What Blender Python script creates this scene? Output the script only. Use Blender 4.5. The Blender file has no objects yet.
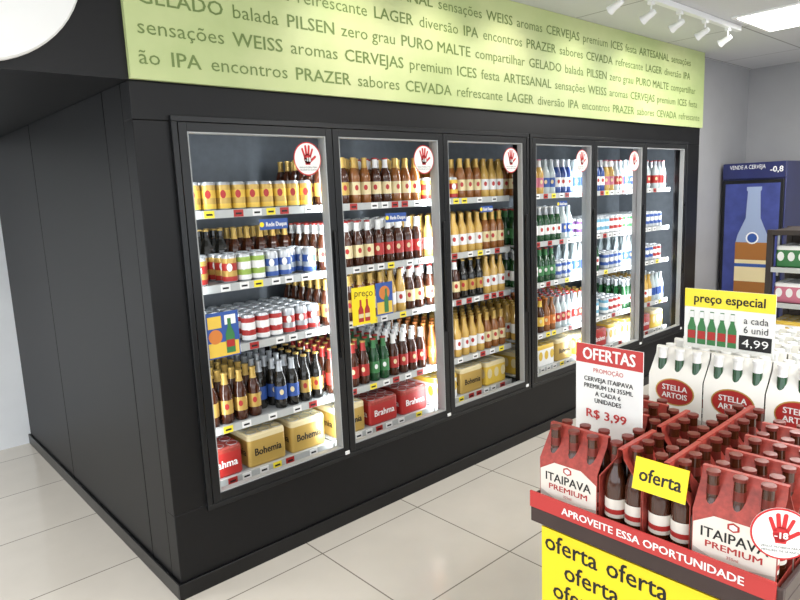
import bpy, math, random
from mathutils import Vector, Matrix
random.seed(4)
C = bpy.context
scene = C.scene
col = scene.collection

# ------------------------------------------------------------ materials
def lin(c):
    c = c/255.0
    return c/12.92 if c <= 0.04045 else ((c+0.055)/1.055)**2.4
MATS = {}
def M(name, rgb, rough=0.5, metal=0.0, emis=0.0, noise=0.0, nscale=20.0, spec=0.5, coat=0.0):
    if name in MATS: return MATS[name]
    m = bpy.data.materials.new(name); m.use_nodes = True
    nt = m.node_tree; b = nt.nodes['Principled BSDF']
    c = (lin(rgb[0]), lin(rgb[1]), lin(rgb[2]), 1)
    b.inputs['Base Color'].default_value = c
    b.inputs['Roughness'].default_value = rough
    b.inputs['Metallic'].default_value = metal
    b.inputs['Specular IOR Level'].default_value = spec
    b.inputs['Coat Weight'].default_value = coat
    if emis > 0:
        b.inputs['Emission Color'].default_value = c
        b.inputs['Emission Strength'].default_value = emis
    if noise > 0:
        tc = nt.nodes.new('ShaderNodeTexCoord'); n = nt.nodes.new('ShaderNodeTexNoise')
        n.inputs['Scale'].default_value = nscale; n.inputs['Detail'].default_value = 4
        r = nt.nodes.new('ShaderNodeValToRGB')
        r.color_ramp.elements[0].position = 0.3; r.color_ramp.elements[1].position = 0.7
        r.color_ramp.elements[0].color = tuple(max(0, x*(1-noise)) for x in c[:3])+(1,)
        r.color_ramp.elements[1].color = tuple(min(1, x*(1+noise)) for x in c[:3])+(1,)
        nt.links.new(tc.outputs['Object'], n.inputs['Vector'])
        nt.links.new(n.outputs['Fac'], r.inputs['Fac'])
        nt.links.new(r.outputs['Color'], b.inputs['Base Color'])
    MATS[name] = m
    return m

M('black_panel', (12,12,14), 0.45, noise=0.15, nscale=3, spec=0.3)
M('black_trim', (9,9,11), 0.3, spec=0.4)
M('black_frame', (20,21,23), 0.35, spec=0.4)
M('gasket', (170,172,172), 0.5)
M('liner', (104,110,116), 0.6, noise=0.1)
M('shelf_white', (165,170,172), 0.4)
M('rail', (185,188,186), 0.4)
M('wall_grey', (160,160,162), 0.7, noise=0.03, nscale=4)
M('wall_white', (232,235,238), 0.7, noise=0.03, nscale=4)
M('white', (238,238,236), 0.5)
M('paper', (240,240,236), 0.6)
M('black_ink', (20,20,22), 0.6)
M('red_ink', (200,40,44), 0.5)
M('sign_red', (190,56,54), 0.45)
M('yellow', (250,220,30), 0.5)
M('yellow_soft', (246,226,60), 0.5)
M('olive_ink', (112,132,72), 0.6)
M('brown', (58,42,40), 0.4, noise=0.1, nscale=8)
M('wood_dark', (50,42,38), 0.5, noise=0.15, nscale=8)
M('steel', (190,192,195), 0.3, 0.9)
M('white_metal', (235,236,238), 0.35)
M('lamp_glow', (255,252,245), 0.5, emis=5.0)
M('pack_red', (160,62,52), 0.45, noise=0.25, nscale=90)
M('cap_red', (112,44,36), 0.35, 0.2)
M('pack_white', (230,223,212), 0.5)
M('stella_white', (236,234,226), 0.5)
M('pack_grey', (190,184,176), 0.5)
M('amber_glass', (66,32,16), 0.12, coat=0.5)
M('green_glass', (26,72,38), 0.12, coat=0.5)
M('dark_glass', (28,26,22), 0.12, coat=0.5)
M('lager_clear', (204,166,86), 0.15, coat=0.5)
M('amber_light', (140,86,38), 0.15, coat=0.5)
M('clear_glass', (186,198,200), 0.12, coat=0.5)
M('blue_glass', (48,76,140), 0.15, coat=0.5)
M('gold', (196,162,86), 0.35, 0.3)
M('cream', (226,210,164), 0.45)
M('silver', (186,190,194), 0.3, 0.5)
M('lab_red', (172,44,40), 0.45)
M('lab_blue', (50,84,156), 0.45)
M('lab_green', (58,122,70), 0.45)
M('lab_ygreen', (150,178,80), 0.45)
M('lab_orange', (206,124,56), 0.45)
M('lab_purple', (112,70,128), 0.45)
M('lab_pink', (200,116,136), 0.45)
M('lab_yellow', (226,190,76), 0.45)
M('lab_cyan', (110,170,196), 0.45)
M('navy', (38,44,92), 0.35, noise=0.15, nscale=6)
M('navy_light', (60,70,134), 0.35, noise=0.2, nscale=10)
M('silver_blue', (150,165,195), 0.35)
M('promo_amber', (160,104,50), 0.4)

def floor_mat():
    m = M('floor_tile', (196,192,184), 0.16)
    nt = m.node_tree; b = nt.nodes['Principled BSDF']
    tc = nt.nodes.new('ShaderNodeTexCoord'); mp = nt.nodes.new('ShaderNodeMapping')
    mp.inputs['Location'].default_value = (0.30, 0.12, 0)
    br = nt.nodes.new('ShaderNodeTexBrick'); br.offset = 0.0; br.squash = 1.0
    br.inputs['Scale'].default_value = 1.0
    br.inputs['Brick Width'].default_value = 0.6; br.inputs['Row Height'].default_value = 0.6
    br.inputs['Mortar Size'].default_value = 0.0035; br.inputs['Mortar Smooth'].default_value = 0.2
    br.inputs['Color1'].default_value = (lin(226),lin(219),lin(207),1)
    br.inputs['Color2'].default_value = (lin(221),lin(214),lin(202),1)
    br.inputs['Mortar'].default_value = (lin(140),lin(132),lin(121),1)
    no = nt.nodes.new('ShaderNodeTexNoise'); no.inputs['Scale'].default_value = 5; no.inputs['Detail'].default_value = 6
    mx = nt.nodes.new('ShaderNodeMix'); mx.data_type = 'RGBA'; mx.blend_type = 'MULTIPLY'
    mx.inputs['Factor'].default_value = 0.12
    nt.links.new(tc.outputs['Object'], mp.inputs[0]); nt.links.new(mp.outputs[0], br.inputs[0])
    nt.links.new(tc.outputs['Object'], no.inputs['Vector'])
    nt.links.new(br.outputs['Color'], mx.inputs[6]); nt.links.new(no.outputs['Fac'], mx.inputs[7])
    nt.links.new(mx.outputs[2], b.inputs['Base Color'])
floor_mat()

def ceiling_mat():
    m = M('ceiling_tile', (205,206,208), 0.6)
    nt = m.node_tree; b = nt.nodes['Principled BSDF']
    tc = nt.nodes.new('ShaderNodeTexCoord')
    br = nt.nodes.new('ShaderNodeTexBrick'); br.offset = 0.0
    br.inputs['Scale'].default_value = 1.0
    br.inputs['Brick Width'].default_value = 1.25; br.inputs['Row Height'].default_value = 0.62
    br.inputs['Mortar Size'].default_value = 0.006
    br.inputs['Color1'].default_value = (lin(208),lin(209),lin(212),1)
    br.inputs['Color2'].default_value = (lin(204),lin(205),lin(208),1)
    br.inputs['Mortar'].default_value = (lin(140),lin(140),lin(142),1)
    nt.links.new(tc.outputs['Object'], br.inputs[0]); nt.links.new(br.outputs['Color'], b.inputs['Base Color'])
ceiling_mat()

def header_mat():
    m = M('header_green', (196,208,142), 0.5)
    nt = m.node_tree; b = nt.nodes['Principled BSDF']
    tc = nt.nodes.new('ShaderNodeTexCoord'); no = nt.nodes.new('ShaderNodeTexNoise')
    no.inputs['Scale'].default_value = 1.5; no.inputs['Detail'].default_value = 5
    r = nt.nodes.new('ShaderNodeValToRGB')
    r.color_ramp.elements[0].position = 0.35; r.color_ramp.elements[1].position = 0.7
    r.color_ramp.elements[0].color = (lin(176),lin(192),lin(130),1)
    r.color_ramp.elements[1].color = (lin(206),lin(212),lin(158),1)
    nt.links.new(tc.outputs['Object'], no.inputs['Vector']); nt.links.new(no.outputs['Fac'], r.inputs['Fac'])
    nt.links.new(r.outputs['Color'], b.inputs['Base Color'])
header_mat()

# ------------------------------------------------------------ mesh builder
_tc = {}
def text_geo(s, size):
    k = s
    if k not in _tc:
        cu = bpy.data.curves.new('tmp', 'FONT'); cu.body = s; cu.size = 1.0; cu.resolution_u = 2
        ob = bpy.data.objects.new('tmp', cu); col.objects.link(ob)
        dg = C.evaluated_depsgraph_get(); ev = ob.evaluated_get(dg); me = ev.to_mesh()
        vs = [(v.co.x, v.co.y) for v in me.vertices]; fs = [tuple(p.vertices) for p in me.polygons]
        ev.to_mesh_clear(); bpy.data.objects.remove(ob); bpy.data.curves.remove(cu)
        _tc[k] = (vs, fs, max([v[0] for v in vs] or [0]))
    vs, fs, w = _tc[k]
    return [(x*size, y*size) for x, y in vs], fs, w*size

class MB:
    def __init__(s): s.v=[]; s.f=[]; s.m=[]; s.slots=[]; s.sm=[]
    def slot(s, n):
        if n not in s.slots: s.slots.append(n)
        return s.slots.index(n)
    def add(s, vs, fs, mat, smooth=False):
        o=len(s.v); s.v += [tuple(v) for v in vs]; k=s.slot(mat)
        for f in fs: s.f.append(tuple(i+o for i in f)); s.m.append(k); s.sm.append(smooth)
    def box(s, a, b, mat):
        (x0,y0,z0),(x1,y1,z1)=a,b
        s.add([(x0,y0,z0),(x1,y0,z0),(x1,y1,z0),(x0,y1,z0),(x0,y0,z1),(x1,y0,z1),(x1,y1,z1),(x0,y1,z1)],
              [(3,2,1,0),(4,5,6,7),(0,1,5,4),(1,2,6,5),(2,3,7,6),(3,0,4,7)], mat)
    def lathe(s, prof, seg, c=(0,0,0), axis=None):
        cx,cy,cz=c; rings=[]
        R = axis
        def tf(p):
            if R is None: return (p[0]+cx,p[1]+cy,p[2]+cz)
            q=R@Vector(p); return (q.x+cx,q.y+cy,q.z+cz)
        for (r,z,mt) in prof:
            if r<1e-6: rings.append([len(s.v)]); s.v.append(tf((0,0,z)))
            else:
                st=len(s.v); rings.append(list(range(st,st+seg)))
                for i in range(seg):
                    a=2*math.pi*i/seg; s.v.append(tf((r*math.cos(a),r*math.sin(a),z)))
        for j in range(len(prof)-1):
            A,B=rings[j],rings[j+1]; k=s.slot(prof[j][2])
            for i in range(seg):
                i2=(i+1)%seg
                if len(A)==1 and len(B)==1: continue
                if len(A)==1: f=(A[0],B[i2],B[i])
                elif len(B)==1: f=(A[i],A[i2],B[0])
                else: f=(A[i],A[i2],B[i2],B[i])
                s.f.append(f); s.m.append(k); s.sm.append(True)
    def plane(s, pts, o, u, v, mat):
        o=Vector(o);u=Vector(u);v=Vector(v)
        s.add([o+u*p[0]+v*p[1] for p in pts],[tuple(range(len(pts)))],mat)
    def rect(s, w, h, o, u, v, mat):
        s.plane([(-w/2,-h/2),(w/2,-h/2),(w/2,h/2),(-w/2,h/2)],o,u,v,mat)
    def disc(s, r, o, u, v, mat, n=32, cx=0, cy=0, ry=None):
        ry = ry or r
        s.plane([(cx+r*math.cos(2*math.pi*i/n),cy+ry*math.sin(2*math.pi*i/n)) for i in range(n)],o,u,v,mat)
    def text(s, t, size, o, u, v, mat, off=0.0, anchor='c', fit=None, rot=0.0):
        vs,fs,w=text_geo(t,size)
        k=1.0
        if fit: k=fit/w; w=fit
        dx = {'c':-w/2,'l':0,'r':-w}[anchor]
        o=Vector(o);u=Vector(u);v=Vector(v)
        if rot:
            u,v = u*math.cos(rot)+v*math.sin(rot), v*math.cos(rot)-u*math.sin(rot)
        n=u.cross(v)
        copies=[(0,0)] if off<=0 else [(-off,-off*0.4),(off,-off*0.4),(-off,off*0.4),(off,off*0.4)]
        for i,(ax,ay) in enumerate(copies):
            s.add([o+u*(x*k+dx+ax)+v*(y+ay)+n*(0.00003*i) for x,y in vs],fs,mat)
        return w
    def mesh(s, name, origin=(0,0,0)):
        me=bpy.data.meshes.new(name)
        o=origin
        me.from_pydata([(x-o[0],y-o[1],z-o[2]) for x,y,z in s.v],[],s.f)
        for n in s.slots: me.materials.append(MATS[n])
        me.polygons.foreach_set('material_index', s.m); me.polygons.foreach_set('use_smooth', s.sm)
        me.update()
        me.set_sharp_from_angle(angle=math.radians(40))
        return me
    def obj(s, name, origin=(0,0,0), parent=None, bevel=0, world=True):
        ob=bpy.data.objects.new(name, s.mesh(name, origin)); col.objects.link(ob)
        if parent is not None:
            ob.parent=parent; po=parent['_o'] if '_o' in parent.keys() else parent.location
            ob.location=Vector(origin)-Vector(po)
        else: ob.location=origin
        ob['_o']=list(origin)
        if bevel:
            bm=ob.modifiers.new('bevel','BEVEL'); bm.width=bevel; bm.segments=2; bm.limit_method='ANGLE'
        return ob
def empty(name, loc):
    e=bpy.data.objects.new(name,None); e.empty_display_size=0.1; e.location=loc; col.objects.link(e); e['_o']=list(loc); return e
def tag(o,label,cat,group=None):
    o['label']=label; o['category']=cat
    if group: o['group']=group
    return o
def struct(o,label,cat):
    o['kind']='structure'; return tag(o,label,cat)
XF=((0,-1,0),(0,0,1))   # facing -X
YF=((1,0,0),(0,0,1))    # facing -Y

# ------------------------------------------------------------ room shell
CZ=2.66; FY=2.42
b=MB(); b.box((-3.6,-4.1,-0.1),(7.05,5.05,0),'floor_tile'); struct(b.obj('floor',(0,0,0)),'large beige ceramic tile floor with thin grout','floor')
b=MB(); b.box((-3.6,-4.1,CZ),(7.05,5.05,CZ+0.1),'ceiling_tile'); struct(b.obj('ceiling'),'light grey panelled ceiling','ceiling')
b=MB(); b.box((6.92,-4.1,0),(7.05,2.5,CZ),'wall_grey'); struct(b.obj('wall_right'),'plain light grey painted wall','wall')
b=MB(); b.box((5.66,2.5,0),(7.05,2.62,CZ),'wall_grey'); struct(b.obj('wall_back'),'plain grey wall beside the drinks cooler','wall')
b=MB(); b.box((-3.6,4.93,0),(0.93,5.05,CZ),'wall_white'); struct(b.obj('wall_left'),'plain white wall behind the cooler side','wall')
b=MB()
b.box((-3.6,FY,2.05),(5.66,4.93,CZ),'black_panel'); struct(b.obj('wall_bulkhead'),'matt black bulkhead over the cooler','wall')
b=MB()
for x in (-3.6,-1.2,1.2,3.6,5.9): b.box((x,-4.1,0.3),(x+0.12,-4.0,2.3),'black_trim')
b.box((-3.6,-4.1,2.3),(6.92,-4.0,CZ),'wall_grey'); b.box((-3.6,-4.1,0),(6.92,-4.0,0.3),'wall_grey')
b.box((6.02,-4.1,0.3),(6.92,-4.0,2.3),'wall_grey')
struct(b.obj('window_1'),'wide shop window with dark mullions','window')
b=MB()
for y in (-4.0,-1.8,0.4,2.6,4.8): b.box((-3.6,y,0.3),(-3.5,y+0.1,2.3),'black_trim')
b.box((-3.6,-4.0,2.3),(-3.5,2.42,CZ),'wall_grey'); b.box((-3.6,-4.0,0),(-3.5,4.93,0.3),'wall_grey')
struct(b.obj('window_2'),'wide side shop window with dark mullions','window')

# ------------------------------------------------------------ cooler
cooler=tag(empty('display_cooler',(0.9,FY,0)),'long black walk-in drinks cooler with six framed display doors','cooler')
DOORS=[(1.06,0.72),(1.78,0.72),(2.50,0.72),(3.28,0.70),(3.98,0.70),(4.68,0.705)]
DZ0,DZ1=0.365,1.908
b=MB()
b.box((0.9,FY,0.0),(5.66,FY+0.09,DZ0-0.004),'black_panel')
b.box((0.9,FY,DZ1+0.004),(5.66,FY+0.09,2.049),'black_panel')
b.box((0.9,FY,DZ0-0.004),(1.057,FY+0.09,DZ1+0.004),'black_panel')
b.box((5.388,FY,DZ0-0.004),(5.66,FY+0.09,DZ1+0.004),'black_panel')
b.box((3.222,FY,DZ0-0.004),(3.278,FY+0.09,DZ1+0.004),'black_panel')
b.box((5.63,FY+0.09,0),(5.66,3.2,2.049),'black_panel')
b.obj('front_panel',(0.9,FY,0),cooler,bevel=0.003)
b=MB()
ys=[FY+0.092,2.72,3.9,4.925]
for i in range(3): b.box((0.9,ys[i],0.0),(0.94,ys[i+1]-0.006,2.049),'black_panel')
b.box((0.908,FY+0.092,0.0),(0.95,4.92,2.045),'black_trim')
b.obj('side_panel',(0.9,FY,0),cooler,bevel=0.002)
b=MB()
b.box((0.885,FY-0.012,0.0),(5.66,FY-0.001,0.07),'black_trim')
b.box((0.885,FY-0.001,0.0),(0.898,4.92,0.07),'black_trim')
b.obj('kick_plate',(0.9,FY,0),cooler,bevel=0.002)
b=MB()
for x0,x1 in ((1.06,3.22),(3.28,5.385)):
    t=0.024; y0,y1=FY-0.02,FY-0.001
    b.box((x0-t,y0,DZ0-t),(x1+t,y1,DZ0-0.002),'black_frame'); b.box((x0-t,y0,DZ1+0.002),(x1+t,y1,DZ1+t),'black_frame')
    b.box((x0-t,y0,DZ0-0.002),(x0-0.002,y1,DZ1+0.002),'black_frame'); b.box((x1+0.002,y0,DZ0-0.002),(x1+t,y1,DZ1+0.002),'black_frame')
b.obj('frame_trim',(0.9,FY,0),cooler,bevel=0.002)
IB=3.12
b=MB()
b.box((0.96,IB,0.3),(5.6,IB+0.03,2.0),'liner'); b.box((0.96,FY+0.10,0.30),(5.6,IB,0.34),'liner')
b.box((0.96,FY+0.10,1.95),(5.6,IB,1.98),'liner')
b.box((0.955,FY+0.10,0.34),(0.97,IB,1.95),'liner'); b.box((5.6,FY+0.10,0.3),(5.615,IB,1.98),'liner')
b.obj('inner_liner',(0.9,FY,0),cooler)
b=MB()
for x in (1.78,2.50,3.25,3.98,4.68):
    b.box((x-0.018,FY+0.035,DZ0),(x+0.018,FY+0.07,DZ1),'gasket')
b.obj('mullion',(0.9,FY,0),cooler,bevel=0.002)

SH=[1.565,1.25,0.975,0.625,0.385]
SHY0=2.535
tagcols=['yellow_soft','white','white','lab_red','white']
for di,(x0,w) in enumerate(DOORS):
    for z in SH:
        b=MB()
        a0,a1=x0+0.006,x0+w-0.006
        b.box((a0,SHY0+0.012,z-0.012),(a1,IB-0.02,z-0.001),'shelf_white')
        b.box((a0,SHY0-0.002,z-0.030),(a1,SHY0+0.010,z+0.004),'rail')
        x=a0+0.04
        while x<a1-0.06:
            b.box((x,SHY0-0.004,z-0.028),(x+0.045,SHY0-0.0022,z+0.002),random.choice(tagcols)); 
            b.box((x+0.008,SHY0-0.005,z-0.018),(x+0.036,SHY0-0.0042,z-0.010),'black_ink')
            x+=random.choice((0.07,0.09,0.135))
        s=b.obj('shelf',(x0,FY,z),cooler)

def hand_sticker(b,o,u,v,R):
    n=Vector(u).cross(Vector(v)); o=Vector(o)
    b.disc(R,o,u,v,'red_ink',40)
    b.disc(R*0.93,o+n*0.0006,u,v,'paper',40)
    o1=o+n*0.0012
    b.disc(R*0.27,o1,u,v,'red_ink',20,0,0.0,R*0.30)
    b.plane([(-R*0.25,R*0.05),(-R*0.17,-R*0.36),(R*0.17,-R*0.36),(R*0.25,R*0.05)],o1,u,v,'red_ink')
    def cap(x0,y0,x1,y1,w):
        d=math.hypot(x1-x0,y1-y0); dx,dy=(x1-x0)/d,(y1-y0)/d; px,py=-dy,dx; pts=[]
        for i in range(7):
            a=-math.pi/2+math.pi*i/6; pts.append((x1+w*(dx*math.cos(a)+px*math.sin(a)),y1+w*(dy*math.cos(a)+py*math.sin(a))))
        pts+= [(x0+px*w,y0+py*w),(x0-px*w,y0-py*w)]
        b.plane([(p[0]*R,p[1]*R) for p in pts],o1,u,v,'red_ink')
    cap(-0.20,0.1,-0.36,0.58,0.068); cap(-0.07,0.2,-0.12,0.74,0.075); cap(0.07,0.2,0.13,0.74,0.075); cap(0.19,0.12,0.37,0.56,0.065); cap(0.15,-0.18,0.55,0.12,0.075)
    b.text('-18',R*0.34,o+n*0.0018-Vector(v)*R*0.16,u,v,'paper',off=R*0.012)
    b.text('VENDA PROIBIDA PARA',R*0.12,o1-Vector(v)*R*0.55,u,v,'black_ink')
    b.text('MENORES DE 18 ANOS',R*0.12,o1-Vector(v)*R*0.70,u,v,'black_ink')

for di,(x0,w) in enumerate(DOORS):
    a0,a1=x0+0.002,x0+w-0.002; z0,z1=DZ0,DZ1; y0,y1=FY-0.018,FY+0.02; t=0.034
    o=(a0,y0,z0)
    b=MB()
    b.box((a0,y0,z0),(a0+t,y1,z1),'black_frame'); b.box((a1-t,y0,z0),(a1,y1,z1),'black_frame')
    b.box((a0+t,y0,z0),(a1-t,y1,z0+t),'black_frame'); b.box((a0+t,y0,z1-t),(a1-t,y1,z1),'black_frame')
    g=0.006; i0,i1,j0,j1=a0+t,a1-t,z0+t,z1-t
    b.box((i0,y0+0.003,j0),(i0+g,y1,j1),'gasket'); b.box((i1-g,y0+0.003,j0),(i1,y1,j1),'gasket')
    b.box((i0+g,y0+0.003,j0),(i1-g,y1,j0+g),'gasket'); b.box((i0+g,y0+0.003,j1-g),(i1-g,y1,j1),'gasket')
    d=b.obj('door',o,cooler,bevel=0.0015)
    b=MB(); b.box((a1-0.026,y0-0.016,0.85),(a1-0.012,y0-0.006,1.45),'black_trim')
    b.box((a1-0.024,y0-0.008,0.87),(a1-0.014,y0,0.89),'black_trim'); b.box((a1-0.024,y0-0.008,1.41),(a1-0.014,y0,1.43),'black_trim')
    b.obj('handle',o,d,bevel=0.002)
    b=MB(); b.box((a1-0.03,y0-0.006,z0-0.002),(a1-0.004,y0-0.0005,z0+0.016),'white'); b.obj('hinge_cap',o,d,bevel=0.002)
    if di<5:
        b=MB(); hand_sticker(b,(a1-0.128,FY-0.0015,1.775),(1,0,0),(0,0,1),0.073)
        k=b.obj('age_sticker',o,d); k['label']='round white sticker with red hand reading -18'
    yg=FY-0.0015
    def band(xc,zc,w_=0.14,h_=0.045):
        b=MB(); b.rect(w_,h_,(xc,yg,zc),(1,0,0),(0,0,1),'lab_blue')
        b.text('Rede Duque',0.026,(xc+0.012,yg-0.0008,zc-0.009),(1,0,0),(0,0,1),'white',off=0.0006,fit=w_*0.74)
        b.disc(0.011,(xc-w_*0.42,yg-0.0008,zc),(1,0,0),(0,0,1),'yellow',12)
        k=b.obj('brand_sticker',o,d); k['label']='small blue sticker with white lettering'
    if di==0: band(1.455,1.50)
    if di==1: band(2.16,1.49)
    if di==2: band(2.86,1.50,0.11,0.035)
    if di==3: band(3.62,1.50,0.11,0.035)
    if di==0:
        b=MB(); xc,zc=1.178,1.062
        b.rect(0.145,0.19,(xc,yg,zc),*YF,'lab_blue'); b.rect(0.135,0.06,(xc,yg-0.0006,zc-0.06),*YF,'lab_yellow')
        b.rect(0.06,0.05,(xc-0.035,yg-0.0006,zc+0.055),*YF,'lab_yellow'); b.rect(0.05,0.04,(xc+0.035,yg-0.0006,zc+0.06),*YF,'white')
        b.plane([(-.02,-.08),(.02,-.08),(.02,0),(.008,.03),(.008,.065),(-.008,.065),(-.008,.03),(-.02,0)],(xc+0.03,yg-0.0012,zc),*YF,'lab_green')
        b.rect(0.036,0.03,(xc+0.03,yg-0.0018,zc-0.04),*YF,'lab_red'); b.disc(0.03,(xc-0.035,yg-0.0012,zc-0.005),*YF,'lab_orange')
        b.obj('offer_sticker',o,d)['label']='blue and yellow promotional sticker with green bottle'
    if di==1:
        b=MB(); xc,zc=1.925,1.075
        b.rect(0.145,0.185,(xc,yg,zc),*YF,'yellow'); b.text('preço',0.05,(xc,yg-0.0008,zc+0.045),*YF,'black_ink',rot=-0.08)
        for q in range(2):
            b.plane([(-.016,-.08),(.016,-.08),(.016,-.02),(.006,.0),(.006,.03),(-.006,.03),(-.006,0),(-.016,-.02)],(xc-0.02+q*0.04,yg-0.0008,zc),*YF,'lab_red')
            b.rect(0.03,0.02,(xc-0.02+q*0.04,yg-0.0014,zc-0.05),*YF,'cream')
        b.obj('offer_sticker',o,d)['label']='yellow price sticker with two red bottles'
        b=MB(); xc,zc=2.06,1.09
        b.rect(0.11,0.165,(xc,yg,zc),*YF,'lab_blue'); b.rect(0.10,0.06,(xc,yg-0.0006,zc-0.045),*YF,'lab_yellow'); b.disc(0.035,(xc,yg-0.0012,zc+0.03),*YF,'lab_orange')
        b.plane([(-.014,-.07),(.014,-.07),(.014,0),(.006,.02),(.006,.05),(-.006,.05),(-.006,.02),(-.014,0)],(xc+0.01,yg-0.0018,zc),*YF,'lab_green')
        b.obj('offer_sticker',o,d)['label']='blue promotional sticker with green bottle'

def area(name,loc,rot,sx,sy,power,color=(1,1,1)):
    l=bpy.data.lights.new(name,'AREA'); l.shape='RECTANGLE'; l.size=sx; l.size_y=sy; l.energy=power; l.color=color
    o=bpy.data.objects.new(name,l); o.location=loc; o.rotation_euler=rot; col.objects.link(o); return o
for x in (1.09,1.78,2.50,3.25,3.98,4.68,5.36):
    area('cooler_light',(x,FY+0.078,1.14),(math.radians(90),0,0),0.05,1.5,8.0,(0.90,0.96,1.0))

# ------------------------------------------------------------ products
def bottle_prof(glass,label,foil,cap,neck=None):
    return [(0,0.0,glass),(0.027,0.0,glass),(0.0305,0.006,glass),(0.0305,0.045,label),(0.0306,0.108,glass),(0.0305,0.135,glass),(0.0255,0.155,glass),(0.0165,0.178,foil),(0.0135,0.195,foil),(0.0132,0.221,cap),(0.0152,0.222,cap),(0.0150,0.229,cap),(0.0,0.230,cap)]
def can_prof(body,band,tall=0):
    h=0.122+tall
    return [(0,0.002,'silver'),(0.024,0.0,'silver'),(0.0325,0.009,band),(0.0325,0.03,body),(0.0325,h*0.45,band),(0.0325,h*0.72,body),(0.0325,h-0.013,'silver'),(0.027,h-0.002,'silver'),(0.0265,h,'silver'),(0.024,h-0.003,'silver'),(0,h-0.003,'silver')]
BT={
 'gold':('amber_glass','gold','gold','gold','amber beer bottle with gold label and foil neck'),
 'goldlight':('amber_light','cream','gold','gold','light amber beer bottle with cream label'),
 'whiteneck':('amber_glass','cream','white','lab_red','amber beer bottle with cream label and white neck'),
 'redlab':('amber_glass','lab_red','lab_red','gold','amber beer bottle with red label and neck band'),
 'redwhite':('amber_glass','lab_red','white','white','amber beer bottle with red label and white neck'),
 'dark':('dark_glass','gold','dark_glass','gold','dark beer bottle with gold label'),
 'darkblue':('dark_glass','lab_blue','silver','silver','dark beer bottle with blue label and silver neck'),
 'green':('green_glass','lab_green','lab_green','lab_red','green glass beer bottle with green label'),
 'greenw':('green_glass','white','silver','white','green glass beer bottle with white label'),
 'corona':('lager_clear','white','lager_clear','gold','clear bottle of yellow lager with white label'),
 'yellow':('amber_glass','lab_yellow','lab_yellow','lab_red','amber beer bottle with yellow label'),
 'orange':('amber_light','lab_orange','amber_light','lab_orange','amber bottle with orange label'),
 'blue':('blue_glass','white','silver','silver','blue glass drinks bottle with white label'),
 'pink':('lager_clear','lab_pink','white','lab_pink','drinks bottle with pink label'),
 'clear':('clear_glass','lab_blue','clear_glass','silver','clear glass drinks bottle with blue label'),
 'clearred':('clear_glass','lab_red','silver','lab_red','clear glass drinks bottle with red label'),
}
CT={
 'goldcan':('gold','lab_yellow','gold and yellow beer can'),
 'goldred':('gold','lab_red','gold beer can with red band'),
 'bluegreen':('silver','lab_blue','silver beer can with blue band'),
 'ygreen':('lab_ygreen','white','yellow green beer can with white band'),
 'redcan':('lab_red','white','red beer can with white band'),
 'silvered':('silver','lab_red','silver beer can with red band'),
 'yellowcan':('lab_yellow','lab_red','yellow beer can with red band'),
 'bluecan':('lab_blue','silver','blue drinks can with silver band'),
 'greencan':('lab_green','silver','green drinks can with silver band'),
 'purplecan':('lab_purple','white','purple drinks can with white band'),
 'cyancan':('lab_cyan','white','light blue drinks can'),
}
mesh_hi={}; mesh_lo={}
for k,t in BT.items():
    a=MB(); a.lathe(bottle_prof(*t[:4]),16)
    ic={'gold':'lab_red','cream':'lab_red','white':'lab_red','lab_red':'cream','lab_green':'white'}.get(t[1],'cream')
    for an in (-0.5,2.6):
        u=Vector((math.cos(an),math.sin(an),0)); n=u.cross(Vector((0,0,1)))
        a.plane([(0.010*math.cos(q*math.pi/5),0.014*math.sin(q*math.pi/5)) for q in range(10)],n*0.0308+Vector((0,0,0.08)),u,(0,0,1),ic)
    mesh_hi['b',k]=a.mesh('beer_bottle')
    a=MB(); a.lathe(bottle_prof(*t[:4]),8); mesh_lo['b',k]=a
for k,t in CT.items():
    a=MB(); a.lathe(can_prof(*t[:2]),16)
    for an in (-0.45,):
        u=Vector((math.cos(an),math.sin(an),0)); n=u.cross(Vector((0,0,1)))
        a.plane([(0.012*math.cos(q*math.pi/6),0.018*math.sin(q*math.pi/6)) for q in range(12)],n*0.0330+Vector((0,0,0.07)),u,(0,0,1),'lab_red' if k in('goldcan',) else 'paper')
    mesh_hi['c',k]=a.mesh('beer_can')
    a=MB(); a.lathe(can_prof(*t[:2]),8); mesh_lo['c',k]=a
PL=[
 [[('c','goldcan',10)],[('c','goldred',4),('c','ygreen',2),('c','bluegreen',4)],[('c','silvered',3),('c','redcan',4),('c','silvered',3)],[('b','gold',5),('b','darkblue',3),('b','dark',2)],None],
 [[('b','gold',3),('b','goldlight',2),('b','whiteneck',2),('b','goldlight',3)],[('b','whiteneck',5),('b','redwhite',5)],[('b','gold',3),('b','goldlight',3),('b','corona',2),('b','whiteneck',2)],[('b','redlab',4),('b','green',2),('b','redwhite',4)],None],
 [[('c','yellowcan',4),('b','goldlight',3),('b','corona',3)],[('b','corona',7),('b','goldlight',3)],[('b','whiteneck',4),('b','dark',3),('b','corona',3)],[('b','orange',3),('b','corona',4),('b','goldlight',3)],None],
 [[('b','goldlight',3),('b','pink',2),('b','clear',2),('b','blue',3)],[('b','green',3),('b','greenw',5),('b','clear',2)],[('b','greenw',4),('b','green',3),('c','bluecan',3)],[('b','corona',3),('b','yellow',2),('b','orange',2),('b','clearred',3)],None],
 [[('b','clear',4),('b','blue',2),('b','pink',2),('b','clearred',2)],[('c','purplecan',3),('c','cyancan',4),('c','redcan',3)],[('b','clear',3),('b','greenw',2),('c','bluecan',5)],[('b','clearred',2),('b','corona',2),('c','cyancan',3),('c','redcan',3)],None],
 [[('b','clear',5),('b','clearred',5)],[('c','greencan',4),('c','bluecan',6)],[('b','clear',4),('c','bluecan',3),('c','redcan',3)],[('b','greenw',4),('b','corona',3),('b','clear',3)],None],
]
place=[]
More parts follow.
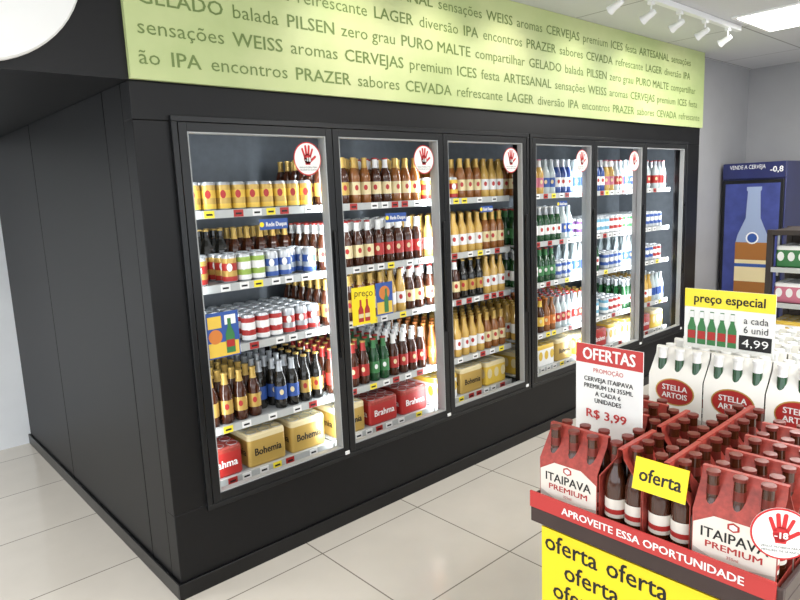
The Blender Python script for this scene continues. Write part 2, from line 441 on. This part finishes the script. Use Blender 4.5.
for di,(x0,w) in enumerate(DOORS):
    pitch=(w-0.02)/10.0
    for si,segs in enumerate(PL[di]):
        if segs is None: continue
        n=0
        for (kd,ty,cnt) in segs:
            for i in range(cnt):
                x=x0+0.01+pitch*(n+0.5); n+=1
                skipf = 0
                rr_=random.random()
                if rr_<0.08: skipf=1
                if rr_<0.02: skipf=2
                for r in range(6):
                    if r<skipf: continue
                    y=SHY0+0.05+r*0.068
                    k2,t2=kd,ty
                    if di==0 and si==1 and r>=3: k2,t2='b',('dark' if n<6 else 'gold')
                    place.append((k2,t2,x+random.uniform(-0.001,0.001),y,SH[si],r,di,si))
for kd,nm,limit in (('b','beer_bottle',290),('c','beer_can',290)):
    L=[p for p in place if p[0]==kd]
    L.sort(key=lambda p:(math.dist((0,0,1.6),(p[2],p[3],p[4])) + p[5]*1.2))
    for (k,t,x,y,z,r,di,si) in L[:limit]:
        o=bpy.data.objects.new(nm,mesh_hi[k,t]); o.location=(x,y,z); col.objects.link(o)
        if k=='b': o.rotation_euler=(0,0,random.uniform(-0.3,0.3))
        lab=(BT[t][4] if k=='b' else CT[t][2])+' on cooler shelf'
        tag(o,lab,'bottle' if k=='b' else 'can','drinks %s on the cooler shelves'%('bottles' if k=='b' else 'cans'))
    big=MB()
    for (k,t,x,y,z,r,di,si) in L[limit:]:
        a=mesh_lo[k,t]; o=len(big.v); big.v+=[(p[0]+x,p[1]+y,p[2]+z) for p in a.v]
        mp=[big.slot(q) for q in a.slots]
        big.f+=[tuple(i+o for i in f) for f in a.f]; big.m+=[mp[q] for q in a.m]; big.sm+=a.sm
    if big.v:
        o=big.obj(nm,(3,2.7,0.6)); o['kind']='stuff'
        tag(o,'many %s filling the rear rows of cooler shelves'%('beer bottles' if kd=='b' else 'beer cans'),'bottles' if kd=='b' else 'cans','drinks %s on the cooler shelves'%('bottles' if kd=='b' else 'cans'))

def can_pack_mesh(nx,ny,main,second,word,inkm,h=0.122):
    b=MB(); w,d=nx*0.066,ny*0.066; r=0.018
    def rr(k,z):
        pts=[]
        for cx,cy,a0 in ((w/2-r,d/2-r,0),(-w/2+r,d/2-r,90),(-w/2+r,-d/2+r,180),(w/2-r,-d/2+r,270)):
            for i in range(4):
                a=math.radians(a0+30*i); pts.append(((cx+r*math.cos(a))*k,(cy+r*math.sin(a))*k,z))
        return pts
    R=[rr(0.97,0),rr(1,0.008),rr(1,h*0.3),rr(1,h*0.8),rr(1,h-0.012),rr(0.96,h-0.003)]
    n=16
    for j,mt in enumerate((main,main,main,second,second)):
        b.add(R[j]+R[j+1],[(i,(i+1)%n,n+(i+1)%n,n+i) for i in range(n)],mt,True)
    b.add(R[5],[tuple(range(n))],second); b.add(R[0],[tuple(reversed(range(n)))],main)
    for i in range(nx):
        for j in range(ny):
            b.lathe([(0.026,h-0.004,'silver'),(0.026,h,'silver'),(0.023,h-0.001,second),(0,h-0.001,second)],12,((i-(nx-1)/2)*0.066,(j-(ny-1)/2)*0.066,0))
    if word:
        b.text(word,0.05,(0,-d/2-0.001,h*0.33),*YF,inkm,off=0.001,fit=w*0.72)
        b.text(word,0.05,(-w/2-0.001,0,h*0.33),*XF,inkm,off=0.001,fit=d*0.8)
    else:
        for i in range(nx): b.disc(0.022,(((i-(nx-1)/2)*0.066),-d/2-0.001,h*0.5),*YF,second,16,0,0,0.032)
        for i in range(ny): b.disc(0.022,(-w/2-0.001,((i-(ny-1)/2)*0.066),h*0.5),*XF,second,16,0,0,0.032)
    return b.mesh('beer_can_pack')
PM={'red':can_pack_mesh(3,4,'lab_red','pack_red','Brahma','white',0.14),'gold':can_pack_mesh(3,4,'gold','cream','Bohemia','black_ink',0.16),
    'yellow':can_pack_mesh(3,4,'lab_yellow','cream','','lab_red',0.15),'white':can_pack_mesh(3,4,'white','lab_yellow','','lab_blue',0.15),
    'pink':can_pack_mesh(3,4,'lab_pink','white','','white',0.14),'green':can_pack_mesh(3,4,'lab_green','white','','white',0.15)}
PLAB={'red':'red shrink-wrapped pack of beer cans','gold':'gold and cream pack of beer cans','yellow':'yellow shrink-wrapped pack of beer cans','white':'white and yellow pack of beer cans','pink':'pink shrink-wrapped pack of cans','green':'green and white pack of beer cans'}
bot=[('red','gold','gold'),('gold','red','red'),('white','gold','yellow'),('yellow','white','gold'),('yellow','red','white'),('white','red','yellow')]
for di,(x0,w) in enumerate(DOORS):
    for i,t in enumerate(bot[di]):
        for r in range(2):
            o=bpy.data.objects.new('beer_can_pack',PM[t]); o.location=(x0+0.13+i*0.23*(w/0.72),SHY0+0.155+r*0.275,SH[4]); col.objects.link(o)
            tag(o,PLAB[t]+' on the bottom cooler shelf','beer pack','can packs on the bottom cooler shelf')

# ------------------------------------------------------------ header sign
b=MB(); b.box((0.903,FY-0.022,2.052),(5.66,FY-0.001,CZ-0.002),'header_green')
rows=[
 (2.105,['ão','IPA','encontros','PRAZER','sabores','CEVADA','refrescante','LAGER','diversão'],1,0.935),
 (2.210,['sensações','WEISS','aromas','CERVEJAS','premium','ICES','festa','ARTESANAL'],0,0.94),
 (2.315,['GELADO','balada','PILSEN','zero grau','PURO MALTE','compartilhar'],0,0.95),
 (2.420,['sabores','CEVADA','refrescante','LAGER','diversão','IPA','encontros','PRAZER'],0,0.96),
 (2.525,['premium','ICES','festa','ARTESANAL','sensações','WEISS','aromas','CERVEJAS'],0,1.25),
]
for z,ws,loop0,x in rows:
    i=0; seq=list(ws)
    while True:
        wd=seq[i] if i<len(seq) else ws[loop0:][(i-len(seq))%len(ws[loop0:])]
        i+=1
        upc=wd.isupper()
        sz=0.074; off=0.0009 if upc else 0.0
        _,_,tw=text_geo(wd,sz); tw*=1.15
        if x+tw>5.65: break
        b.text(wd,sz,(x,FY-0.0235,z),*YF,'olive_ink',off=off,anchor='l',fit=tw)
        x+=tw+0.038
tag(b.obj('header_sign',(0.9,FY,2.05)),'long pale green sign board covered in beer words','sign')
b=MB(); R=0.37
b.lathe([(0,0,'white'),(R,0,'white'),(R,0.02,'white'),(R-0.006,0.026,'white'),(0,0.026,'white')],64,(0.41,FY-0.002,2.43),Matrix.Rotation(math.radians(90),3,'X'))
tag(b.obj('round_sign',(0.41,FY,2.43)),'large round white sign plate on the black bulkhead','sign')

# ------------------------------------------------------------ track light
tl=tag(empty('track_light',(3.2,1.87,CZ)),'white ceiling track with small white spotlights','lamp')
b=MB(); b.box((1.6,1.852,CZ-0.035),(4.95,1.888,CZ-0.001),'white_metal'); b.obj('rail',(3.2,1.87,CZ),tl,bevel=0.003)
for x in (1.9,2.45,3.32,3.68,4.04,4.40,4.76):
    b=MB(); k=0.75
    b.box((x-0.02,1.857,CZ-0.055),(x+0.02,1.883,CZ-0.036),'white_metal')
    b.lathe([(0.006,0,'white_metal'),(0.006,0.04,'white_metal')],8,(x,1.87,CZ-0.095))
    b.lathe([(0,-0.05*k,'white_metal'),(0.018*k,-0.05*k,'white_metal'),(0.024*k,-0.03*k,'white_metal'),(0.026*k,0.02*k,'white_metal'),(0.036*k,0.06*k,'white_metal'),(0.033*k,0.06*k,'white_metal'),(0.026*k,0.045*k,'lamp_glow'),(0,0.045*k,'lamp_glow')],16,(x,1.88,CZ-0.11),Matrix.Rotation(math.radians(-115),3,'X'))
    b.obj('spotlight',(x,1.87,CZ),tl)
b=MB(); b.box((4.62,0.6,CZ-0.012),(5.28,1.8,CZ-0.001),'white_metal'); b.box((4.65,0.63,CZ-0.016),(5.25,1.77,CZ-0.0125),'lamp_glow')
tag(b.obj('ceiling_light_panel',(4.95,1.2,CZ)),'rectangular white recessed ceiling light panel','lamp')

# ------------------------------------------------------------ promo fridge
pf=tag(empty('upright_fridge',(6.6,2.2,0)),'navy upright beer fridge printed with a giant bottle','fridge')
fx,fy0,fy1=6.30,1.94,2.47
b=MB(); b.box((fx+0.02,fy0,0.05),(6.9,fy1,1.755),'navy')
for yy in (fy0+0.05,fy1-0.05):
    for xx in (fx+0.08,6.85): b.box((xx-0.02,yy-0.02,0),(xx+0.02,yy+0.02,0.05),'black_trim')
b.obj('body',(6.6,2.2,0),pf,bevel=0.006)
b=MB(); b.box((fx-0.01,fy0+0.01,0.12),(fx+0.019,fy1-0.01,1.60),'black_frame'); b.box((fx-0.014,fy0+0.035,0.2),(fx-0.0105,fy1-0.035,1.57),'navy_light')
dd=b.obj('door',(6.6,2.2,0),pf,bevel=0.002)
b=MB(); b.box((fx-0.03,fy0+0.014,0.75),(fx-0.018,fy0+0.03,1.15),'steel'); b.obj('handle',(6.6,2.2,0),dd)
b=MB(); cy=(fy0+fy1)/2
b.box((fx-0.006,fy0+0.005,1.615),(fx+0.019,fy1-0.005,1.752),'navy')
b.text('VENDE A CERVEJA',0.05,(fx-0.007,cy+0.05,1.70),*XF,'white',fit=0.30); b.text('-0,8',0.07,(fx-0.007,cy-0.19,1.665),*XF,'white',off=0.001)
b.obj('banner',(6.6,2.2,0),pf)
b=MB()
bp=[(-.10,0),(.10,0),(.115,.05),(.115,.55),(.10,.63),(.05,.78),(.042,1.02),(.05,1.03),(.05,1.06),(-.05,1.06),(-.05,1.03),(-.042,1.02),(-.05,.78),(-.10,.63),(-.115,.55),(-.115,.05)]
o=(fx-0.0155,cy-0.02,0.48); KS=1.25
sc=lambda P:[(x*KS,y) for x,y in P]
b.plane(sc(bp),o,*XF,'promo_amber')
b.plane(sc([(-.113,.56),(.113,.56),(.10,.63),(.05,.78),(.042,1.02),(.05,1.03),(.05,1.06),(-.05,1.06),(-.05,1.03),(-.042,1.02),(-.05,.78),(-.10,.63)]),(o[0]-0.0008,o[1],o[2]),*XF,'silver_blue')
b.rect(0.285,0.2,(o[0]-0.0016,o[1],o[2]+0.30),*XF,'cream'); b.rect(0.285,0.03,(o[0]-0.0024,o[1],o[2]+0.35),*XF,'lab_blue')
b.disc(0.055,(o[0]-0.0016,o[1],o[2]+0.60),*XF,'white',16); b.disc(0.042,(o[0]-0.0024,o[1],o[2]+0.60),*XF,'lab_blue',16)
b.obj('bottle_print',(6.6,2.2,0),dd)

# ------------------------------------------------------------ rack with can packs
rk=tag(empty('display_rack',(5.15,1.15,0)),'dark wooden shop rack holding packs of cans','shelf')
b=MB()
for yy in (0.72,1.585):
    b.box((4.95,yy,0),(4.99,yy+0.04,1.25),'wood_dark'); b.box((5.36,yy,0),(5.40,yy+0.04,1.25),'wood_dark')
    b.box((4.99,yy+0.01,1.2),(5.36,yy+0.03,1.24),'wood_dark')
b.box((5.365,0.76,0.1),(5.385,1.585,1.25),'wood_dark')
b.obj('frame',(5.15,1.15,0),rk,bevel=0.003)
for z in (1.25,0.99,0.74,0.46,0.18):
    b=MB(); b.box((4.94,0.76,z-0.03),(5.36,1.584,z-0.001),'wood_dark'); b.box((4.93,0.76,z-0.035),(4.939,1.584,z),'rail' if z<1.2 else 'wood_dark'); b.obj('shelf',(5.15,1.15,z),rk,bevel=0.002)
kk=[('green','white','green'),('pink','pink','white'),('white','pink','yellow'),('red','yellow','red')]
for zi,z in enumerate((0.99,0.74,0.46,0.18)):
    for i,t in enumerate(kk[zi]):
        o=bpy.data.objects.new('beer_can_pack',PM[t]); o.rotation_euler=(0,0,math.radians(-90)); o.location=(5.10,1.47-i*0.21,z); col.objects.link(o)
        tag(o,PLAB[t]+' on the dark rack','beer pack','can packs on the rack')

# ------------------------------------------------------------ island
TZ=0.79; BZ=0.757; IX0,IX1,IY0,IY1=1.335,2.56,0.383,0.972
isl=tag(empty('display_island',(1.9,0.7,0)),'dark brown promotional display table with yellow offer panels','display table')
io=(1.9,0.7,0)
b=MB(); b.box((IX0+0.012,IY0+0.012,0.06),(IX1-0.012,IY1-0.012,0.72),'brown'); b.box((IX0+0.04,IY0+0.04,0),(IX1-0.04,IY1-0.04,0.06),'black_trim'); b.obj('base',io,isl,bevel=0.004)
b=MB(); b.box((IX0-0.012,IY0-0.012,0.715),(IX1+0.012,IY1+0.012,BZ-0.001),'brown')
b.box((IX0-0.012,IY0-0.012,BZ-0.001),(IX0-0.002,IY1+0.012,TZ),'brown'); b.box((IX0-0.002,IY0-0.012,BZ-0.001),(IX1+0.012,IY0-0.002,TZ),'brown'); b.box((IX0-0.002,IY1+0.004,BZ-0.001),(IX1+0.012,IY1+0.012,TZ),'brown')
b.obj('table_top',io,isl,bevel=0.002)
b=MB()
b.box((IX0-0.018,IY0+0.0,TZ-0.030),(IX0-0.0125,IY1+0.01,TZ+0.014),'sign_red')
b.text('APROVEITE ESSA OPORTUNIDADE',0.027,(IX0-0.0188,(IY0+IY1)/2-0.015,TZ-0.018),*XF,'white',off=0.0007,fit=0.44)
b.obj('edge_banner',io,isl)['label']='red edge strip with white lettering'
b=MB(); zt,zb=0.700,0.10
b.box((IX0+0.006,IY0+0.045,zb),(IX0+0.011,IY1-0.01,zt),'yellow')
z=zt-0.060; i=0
while z>zb+0.02:
    y=IY1-0.02-(0.0,0.06,0.025,0.09)[i%4]
    while y-0.175>IY0+0.05:
        b.text('oferta',0.070,(IX0+0.0052,y,z),*XF,'black_ink',off=0.0009,anchor='l',fit=0.158); y-=0.182
    z-=0.066; i+=1
b.obj('offer_panel',io,isl)['label']='yellow paper panel printed oferta in black'
b=MB(); b.box((IX0+0.05,IY0+0.006,zb),(IX1-0.05,IY0+0.011,zt),'yellow')
z=zt-0.060; i=0
while z>zb+0.02:
    x=IX0+0.06+(0.0,0.06,0.025,0.09)[i%4]
    while x+0.17<IX1-0.06:
        b.text('oferta',0.070,(x,IY0+0.0052,z),*YF,'black_ink',off=0.0009,anchor='l',fit=0.158); x+=0.182
    z-=0.066; i+=1
b.obj('offer_panel',io,isl)['label']='yellow paper panel printed oferta in black'
RZ=0.858
b=MB(); b.box((1.925,IY0+0.01,BZ),(IX1-0.01,IY1-0.005,RZ),'brown'); b.obj('riser',io,isl,bevel=0.003)

# six packs
PW,PD=0.170,0.112; KZ=0.965
def carrier_mesh(main,face,brand):
    b=MB(); hw=PW/2; hd=PD/2
    prof=[(-hd,0.0),(-hd,0.142),(-0.010,0.206),(-0.006,0.230),(0.006,0.230),(0.010,0.206),(hd,0.142),(hd,0.0)]
    prof=[(y,z*KZ) for y,z in prof]
    n=len(prof)
    outer=[(-hw,y,z) for y,z in prof]+[(hw,y,z) for y,z in prof]
    b.add(outer,[(i,n+i,n+i+1,i+1) for i in range(n-1)],main)
    ip=[(y*0.965,z-0.002 if z>0.01 else z+0.001) for y,z in prof]
    b.add([(-hw,y,z) for y,z in ip]+[(hw,y,z) for y,z in ip],[(i+1,n+i+1,n+i,i) for i in range(n-1)],main)
    b.add([(-hw,y,z) for y,z in prof]+[(-hw,y,z) for y,z in ip],[(i,i+1,n+i+1,n+i) for i in range(n-1)],main)
    b.add([(hw,y,z) for y,z in prof]+[(hw,y,z) for y,z in ip],[(i+1,i,n+i,n+i+1) for i in range(n-1)],main)
    b.box((-hw,-hd,0.0),(hw,hd,0.0012),main)
    for sx in (-1,1):
        x0,x1=sorted((sx*hw,sx*(hw-0.0015)))
        b.box((x0,-hd*0.97,0.0),(x1,hd*0.97,0.022),main)
    for sgn,u in ((-1,(1,0,0)),(1,(-1,0,0))):
        v=(0,0,1); y=sgn*(hd+0.0006); y2=sgn*(hd+0.0012); y3=sgn*(hd+0.0018)
        if brand=='ita':
            b.plane([(-hw+0.002,0.004),(hw-0.002,0.004),(hw-0.002,0.108),(0.040,0.134),(-0.040,0.134),(-hw+0.002,0.108)],(0,y,0),u,v,face)
            b.plane([(-hw+0.003,0.004),(hw-0.003,0.004),(hw-0.003,0.044),(-0.02,0.028),(-hw+0.003,0.052)],(0,y2,0),u,v,'pack_grey')
            b.text('ITAIPAVA',0.033,(0,y2,0.082),u,v,'black_ink',off=0.0005,fit=0.136)
            b.text('PREMIUM',0.021,(0,y2,0.060),u,v,'lab_red',off=0.0005,fit=0.115)
            b.text('355ml',0.010,(0,y3,0.046),u,v,'lab_red')
            b.plane([(0.014*math.cos(math.pi/6+q*math.pi/3),0.121+0.011*math.sin(math.pi/6+q*math.pi/3)) for q in range(6)],(0,y2,0),u,v,'lab_red')
            b.plane([(0.009*math.cos(math.pi/6+q*math.pi/3),0.121+0.007*math.sin(math.pi/6+q*math.pi/3)) for q in range(6)],(0,y3,0),u,v,'paper')
        else:
            zc=0.09
            b.disc(0.062,(0,y,zc),u,v,'gold',28,0,0,0.044); b.disc(0.058,(0,y2,zc),u,v,'lab_red',28,0,0,0.040)
            b.text('STELLA',0.025,(0,y3,zc+0.005),u,v,'white',off=0.0006,fit=0.080)
            b.text('ARTOIS',0.025,(0,y3,zc-0.020),u,v,'white',off=0.0006,fit=0.080)
            b.plane([(-hw,0.0),(hw,0.0),(hw,0.016),(-hw,0.016)],(0,y,0),u,v,'pack_grey')
    for q in (-0.0064,0.0064): b.plane([(-0.03,0.208),(0.03,0.208),(0.03,0.218),(-0.03,0.218)],(0,q,0),(1,0,0),(0,0,1),'black_trim')
    return b.mesh('carrier')
CM={'ita':carrier_mesh('pack_red','pack_white','ita'),'ste':carrier_mesh('stella_white','stella_white','ste')}
bm_={}
def bz(p): return [(r,z*KZ,m) for r,z,m in p]
a=MB(); a.lathe(bz([(0,0,'amber_glass'),(0.024,0,'amber_glass'),(0.0262,0.006,'amber_glass'),(0.0262,0.035,'pack_white'),(0.0263,0.045,'lab_red'),(0.0263,0.058,'pack_white'),(0.0263,0.085,'amber_glass'),(0.0262,0.12,'amber_glass'),(0.021,0.145,'amber_glass'),(0.0135,0.170,'amber_glass'),(0.0132,0.178,'cap_red'),(0.0125,0.200,'amber_glass'),(0.012,0.222,'cap_red'),(0.0145,0.223,'cap_red'),(0.0145,0.231,'cap_red'),(0,0.232,'cap_red')]),20); bm_['ita']=a.mesh('bottle')
a=MB(); a.lathe(bz([(0,0,'green_glass'),(0.024,0,'green_glass'),(0.0262,0.006,'green_glass'),(0.0262,0.03,'white'),(0.0263,0.05,'lab_red'),(0.0263,0.08,'white'),(0.0263,0.095,'green_glass'),(0.0262,0.12,'green_glass'),(0.021,0.145,'green_glass'),(0.0135,0.170,'green_glass'),(0.0132,0.195,'white'),(0.0125,0.20,'white'),(0.012,0.222,'white'),(0.0145,0.223,'white'),(0.0145,0.231,'white'),(0,0.232,'white')]),20); bm_['ste']=a.mesh('bottle')
def six_pack(kind,x,y,z,rot,lab,grp):
    e=empty('six_pack',(x,y,z)); e.rotation_euler=(0,0,math.radians(rot)); tag(e,lab,'beer pack',grp)
    c=bpy.data.objects.new('carrier',CM[kind]); c.parent=e; col.objects.link(c)
    for i in (-1,0,1):
        for j in (-1,1):
            o=bpy.data.objects.new('bottle',bm_[kind]); o.parent=e; o.location=(i*0.0545,j*0.0268,0.0015); col.objects.link(o)
    return e
LI='red and white cardboard six-pack of amber beer bottles'; LS='white cardboard six-pack of green beer bottles'
G1='red six-packs on the display table'; G2='white six-packs on the display table'
DY=-0.014
for (x,y,r) in [(1.400,0.897,-90),(1.432,0.753,0),(1.432,0.639,0),(1.398,0.492,-88),
                (1.516,0.490,-90),(1.606,0.898,-90),(1.720,0.898,-90),
                (1.632,0.755,0),(1.607,0.641,0),(1.780,0.641,0),(1.632,0.490,-90),(1.748,0.490,-90)]:
    six_pack('ita',x,y+DY,BZ,r,LI,G1)
for x in (1.992,2.118,2.234,2.350,2.466):
    for y in (0.880,0.706,0.532):
        six_pack('ste',x,y,RZ,-90,LS,G2)

# offer board (A4)
sx=1.532; k=sx/1.62
yc=0.917*k+0.012; hw=0.105*k; up_=0.006; zt_=1.6-0.458*k+up_; zb_=1.6-0.750*k+up_
ob=tag(empty('offer_sign',(sx,yc,BZ)),'white price sign with red header on a small stand','sign')
def sz_(z): return 1.6-(1.6-z)*k+up_
b=MB(); b.box((sx,yc-hw,zb_),(sx+0.003,yc+hw,zt_),'paper'); b.box((sx-0.0008,yc-hw,sz_(1.085)),(sx,yc+hw,zt_),'sign_red')
xs=sx-0.0016
b.text('OFERTAS',0.05*k,(xs,yc,sz_(1.097)),*XF,'white',off=0.0012,fit=0.165*k)
b.text('PROMOÇÃO',0.019*k,(xs,yc,sz_(1.060)),*XF,'sign_red',fit=0.095*k)
for i,t in enumerate(('CERVEJA ITAIPAVA','PREMIUM LN 355ML','A CADA 6','UNIDADES')):
    b.text(t,0.019*k,(xs,yc,sz_(1.032-i*0.021)),*XF,'black_ink',off=0.0003,fit=(0.155,0.155,0.08,0.085)[i]*k)
b.text('R$ 3,99',0.036*k,(xs,yc+0.006,sz_(0.922)),*XF,'sign_red',off=0.0008,fit=0.13*k)
b.obj('board',(sx,yc,BZ),ob)
b=MB(); b.box((sx+0.003,yc-0.012,BZ),(sx+0.008,yc+0.012,0.95),'steel'); b.box((sx-0.014,yc-0.035,BZ),(sx+0.014,yc+0.035,BZ+0.004),'steel'); b.obj('stand',(sx,yc,BZ),ob)

# special price card
cx_=2.054; k=cx_/2.286
y0c,y1c=0.712*k,1.010*k; yc=(y0c+y1c)/2; zz=1.6-0.588*k; H=0.215*k
pc=tag(empty('price_card',(cx_,yc,RZ)),'yellow and white special price card with green bottles','sign')
b=MB(); b.box((cx_,y0c,zz),(cx_+0.003,y1c,zz+H),'paper'); b.box((cx_-0.0008,y0c,zz+0.15*k),(cx_,y1c,zz+H),'yellow_soft')
xs=cx_-0.0016
b.text('preço especial',0.045*k,(xs,yc,zz+0.168*k),*XF,'black_ink',off=0.0008,fit=0.235*k)
for i in range(5):
    y=y1c-0.025-i*0.031
    b.plane([(-.013,0),(.013,0),(.013,.055),(.006,.078),(.006,.108),(-.006,.108),(-.006,.078),(-.013,.055)],(xs,y,zz+0.015),*XF,'lab_green')
    b.rect(0.024,0.026,(xs-0.0006,y,zz+0.045),*XF,'lab_red'); b.rect(0.012,0.02,(xs-0.0006,y,zz+0.11),*XF,'white')
yr=y0c+0.052
b.text('a cada',0.034*k,(xs,yr,zz+0.108*k),*XF,'black_ink',fit=0.07); b.text('6 unid',0.034*k,(xs,yr,zz+0.076*k),*XF,'black_ink',fit=0.07)
b.rect(0.092,0.05*k,(xs,yr,zz+0.042*k),*XF,'black_ink'); b.text('4,99',0.04*k,(xs-0.0008,yr,zz+0.028*k),*XF,'white',fit=0.075)
b.obj('card',(cx_,yc,RZ),pc)
b=MB(); b.box((cx_+0.003,yc-0.006,RZ),(cx_+0.006,yc+0.006,zz+0.1),'steel'); b.obj('stand',(cx_,yc,RZ),pc)

# oferta tag
tg=MB(); n_u=Vector((0,-1,0)); n_v=Vector((0.25,0,0.97)).normalized()
o=Vector((1.338,0.636,BZ+0.18))
tg.rect(0.125,0.075,o,n_u,n_v,'yellow'); tg.rect(0.125,0.075,o+Vector((0.0015,0,0)),n_u,n_v,'yellow')
tg.text('oferta',0.045,o+Vector((-0.001,0,0))-n_v*0.014,n_u,n_v,'black_ink',off=0.0008,fit=0.10)
tag(tg.obj('offer_tag',tuple(o)),'small yellow card reading oferta against a six-pack','tag')
# age sign on the corner
b=MB(); ang=math.radians(28); u=Vector((math.sin(ang),-math.cos(ang),0)); 
oc=Vector((1.290,0.372,TZ+0.136)); R=0.053
nrm=Vector(u).cross(Vector((0,0,1)))
b.disc(R,oc-nrm*0.002,-u,(0,0,1),'paper',40)
hand_sticker(b,oc,u,(0,0,1),R)
ag=tag(b.obj('age_limit_sign',tuple(oc)),'round white sign with red hand reading -18','sign')

# ------------------------------------------------------------ lights
w=bpy.data.worlds.new('world'); scene.world=w; w.use_nodes=True
bg=w.node_tree.nodes['Background']; bg.inputs[0].default_value=(0.87,0.94,1.0,1); bg.inputs[1].default_value=2.8
for (x,y) in ((1.2,-0.8),(3.6,-0.6),(-1.2,1.0)):
    area('ceiling_or_fill_light',(x,y,CZ-0.02),(0,0,0),1.2,0.6,55,(1,0.975,0.95))
area('ceiling_or_fill_light',(4.95,1.2,CZ-0.03),(0,0,0),0.6,1.1,45,(1,0.98,0.95))
area('ceiling_or_fill_light',(-1.0,3.6,2.03),(0,0,0),1.0,0.5,34,(1,0.99,0.97))  # added fill light under the bulkhead to brighten the left side, no fixture
for x in (1.9,2.45,3.0,3.7,4.4):
    l=bpy.data.lights.new('spot','SPOT'); l.energy=7; l.spot_size=math.radians(95); l.spot_blend=0.8; l.shadow_soft_size=0.04; l.color=(1,0.95,0.85)
    o=bpy.data.objects.new('spot',l); col.objects.link(o); o.location=(x,1.97,CZ-0.17)
    d=Vector((x,2.42,2.2))-Vector(o.location); o.rotation_euler=d.to_track_quat('-Z','Y').to_euler()

# ------------------------------------------------------------ camera
f=640.0
up=Vector((-0.0417,0.9859,0.1618)).normalized()
d1=Vector((720,137,-640)).normalized(); d1=(d1-up*d1.dot(up)).normalized()
d2=up.cross(d1)
Rm=Matrix((d1,d2,up))
cam=bpy.data.cameras.new('camera'); cam.sensor_width=36; cam.lens=36*f/800; cam.clip_start=0.02
co=bpy.data.objects.new('camera',cam); col.objects.link(co)
co.matrix_world=Matrix.Translation((0,0,1.6))@Rm.to_4x4()
scene.camera=co
for o in bpy.data.objects:
    if '_o' in o.keys(): del o['_o']
scene.view_settings.view_transform='Standard'
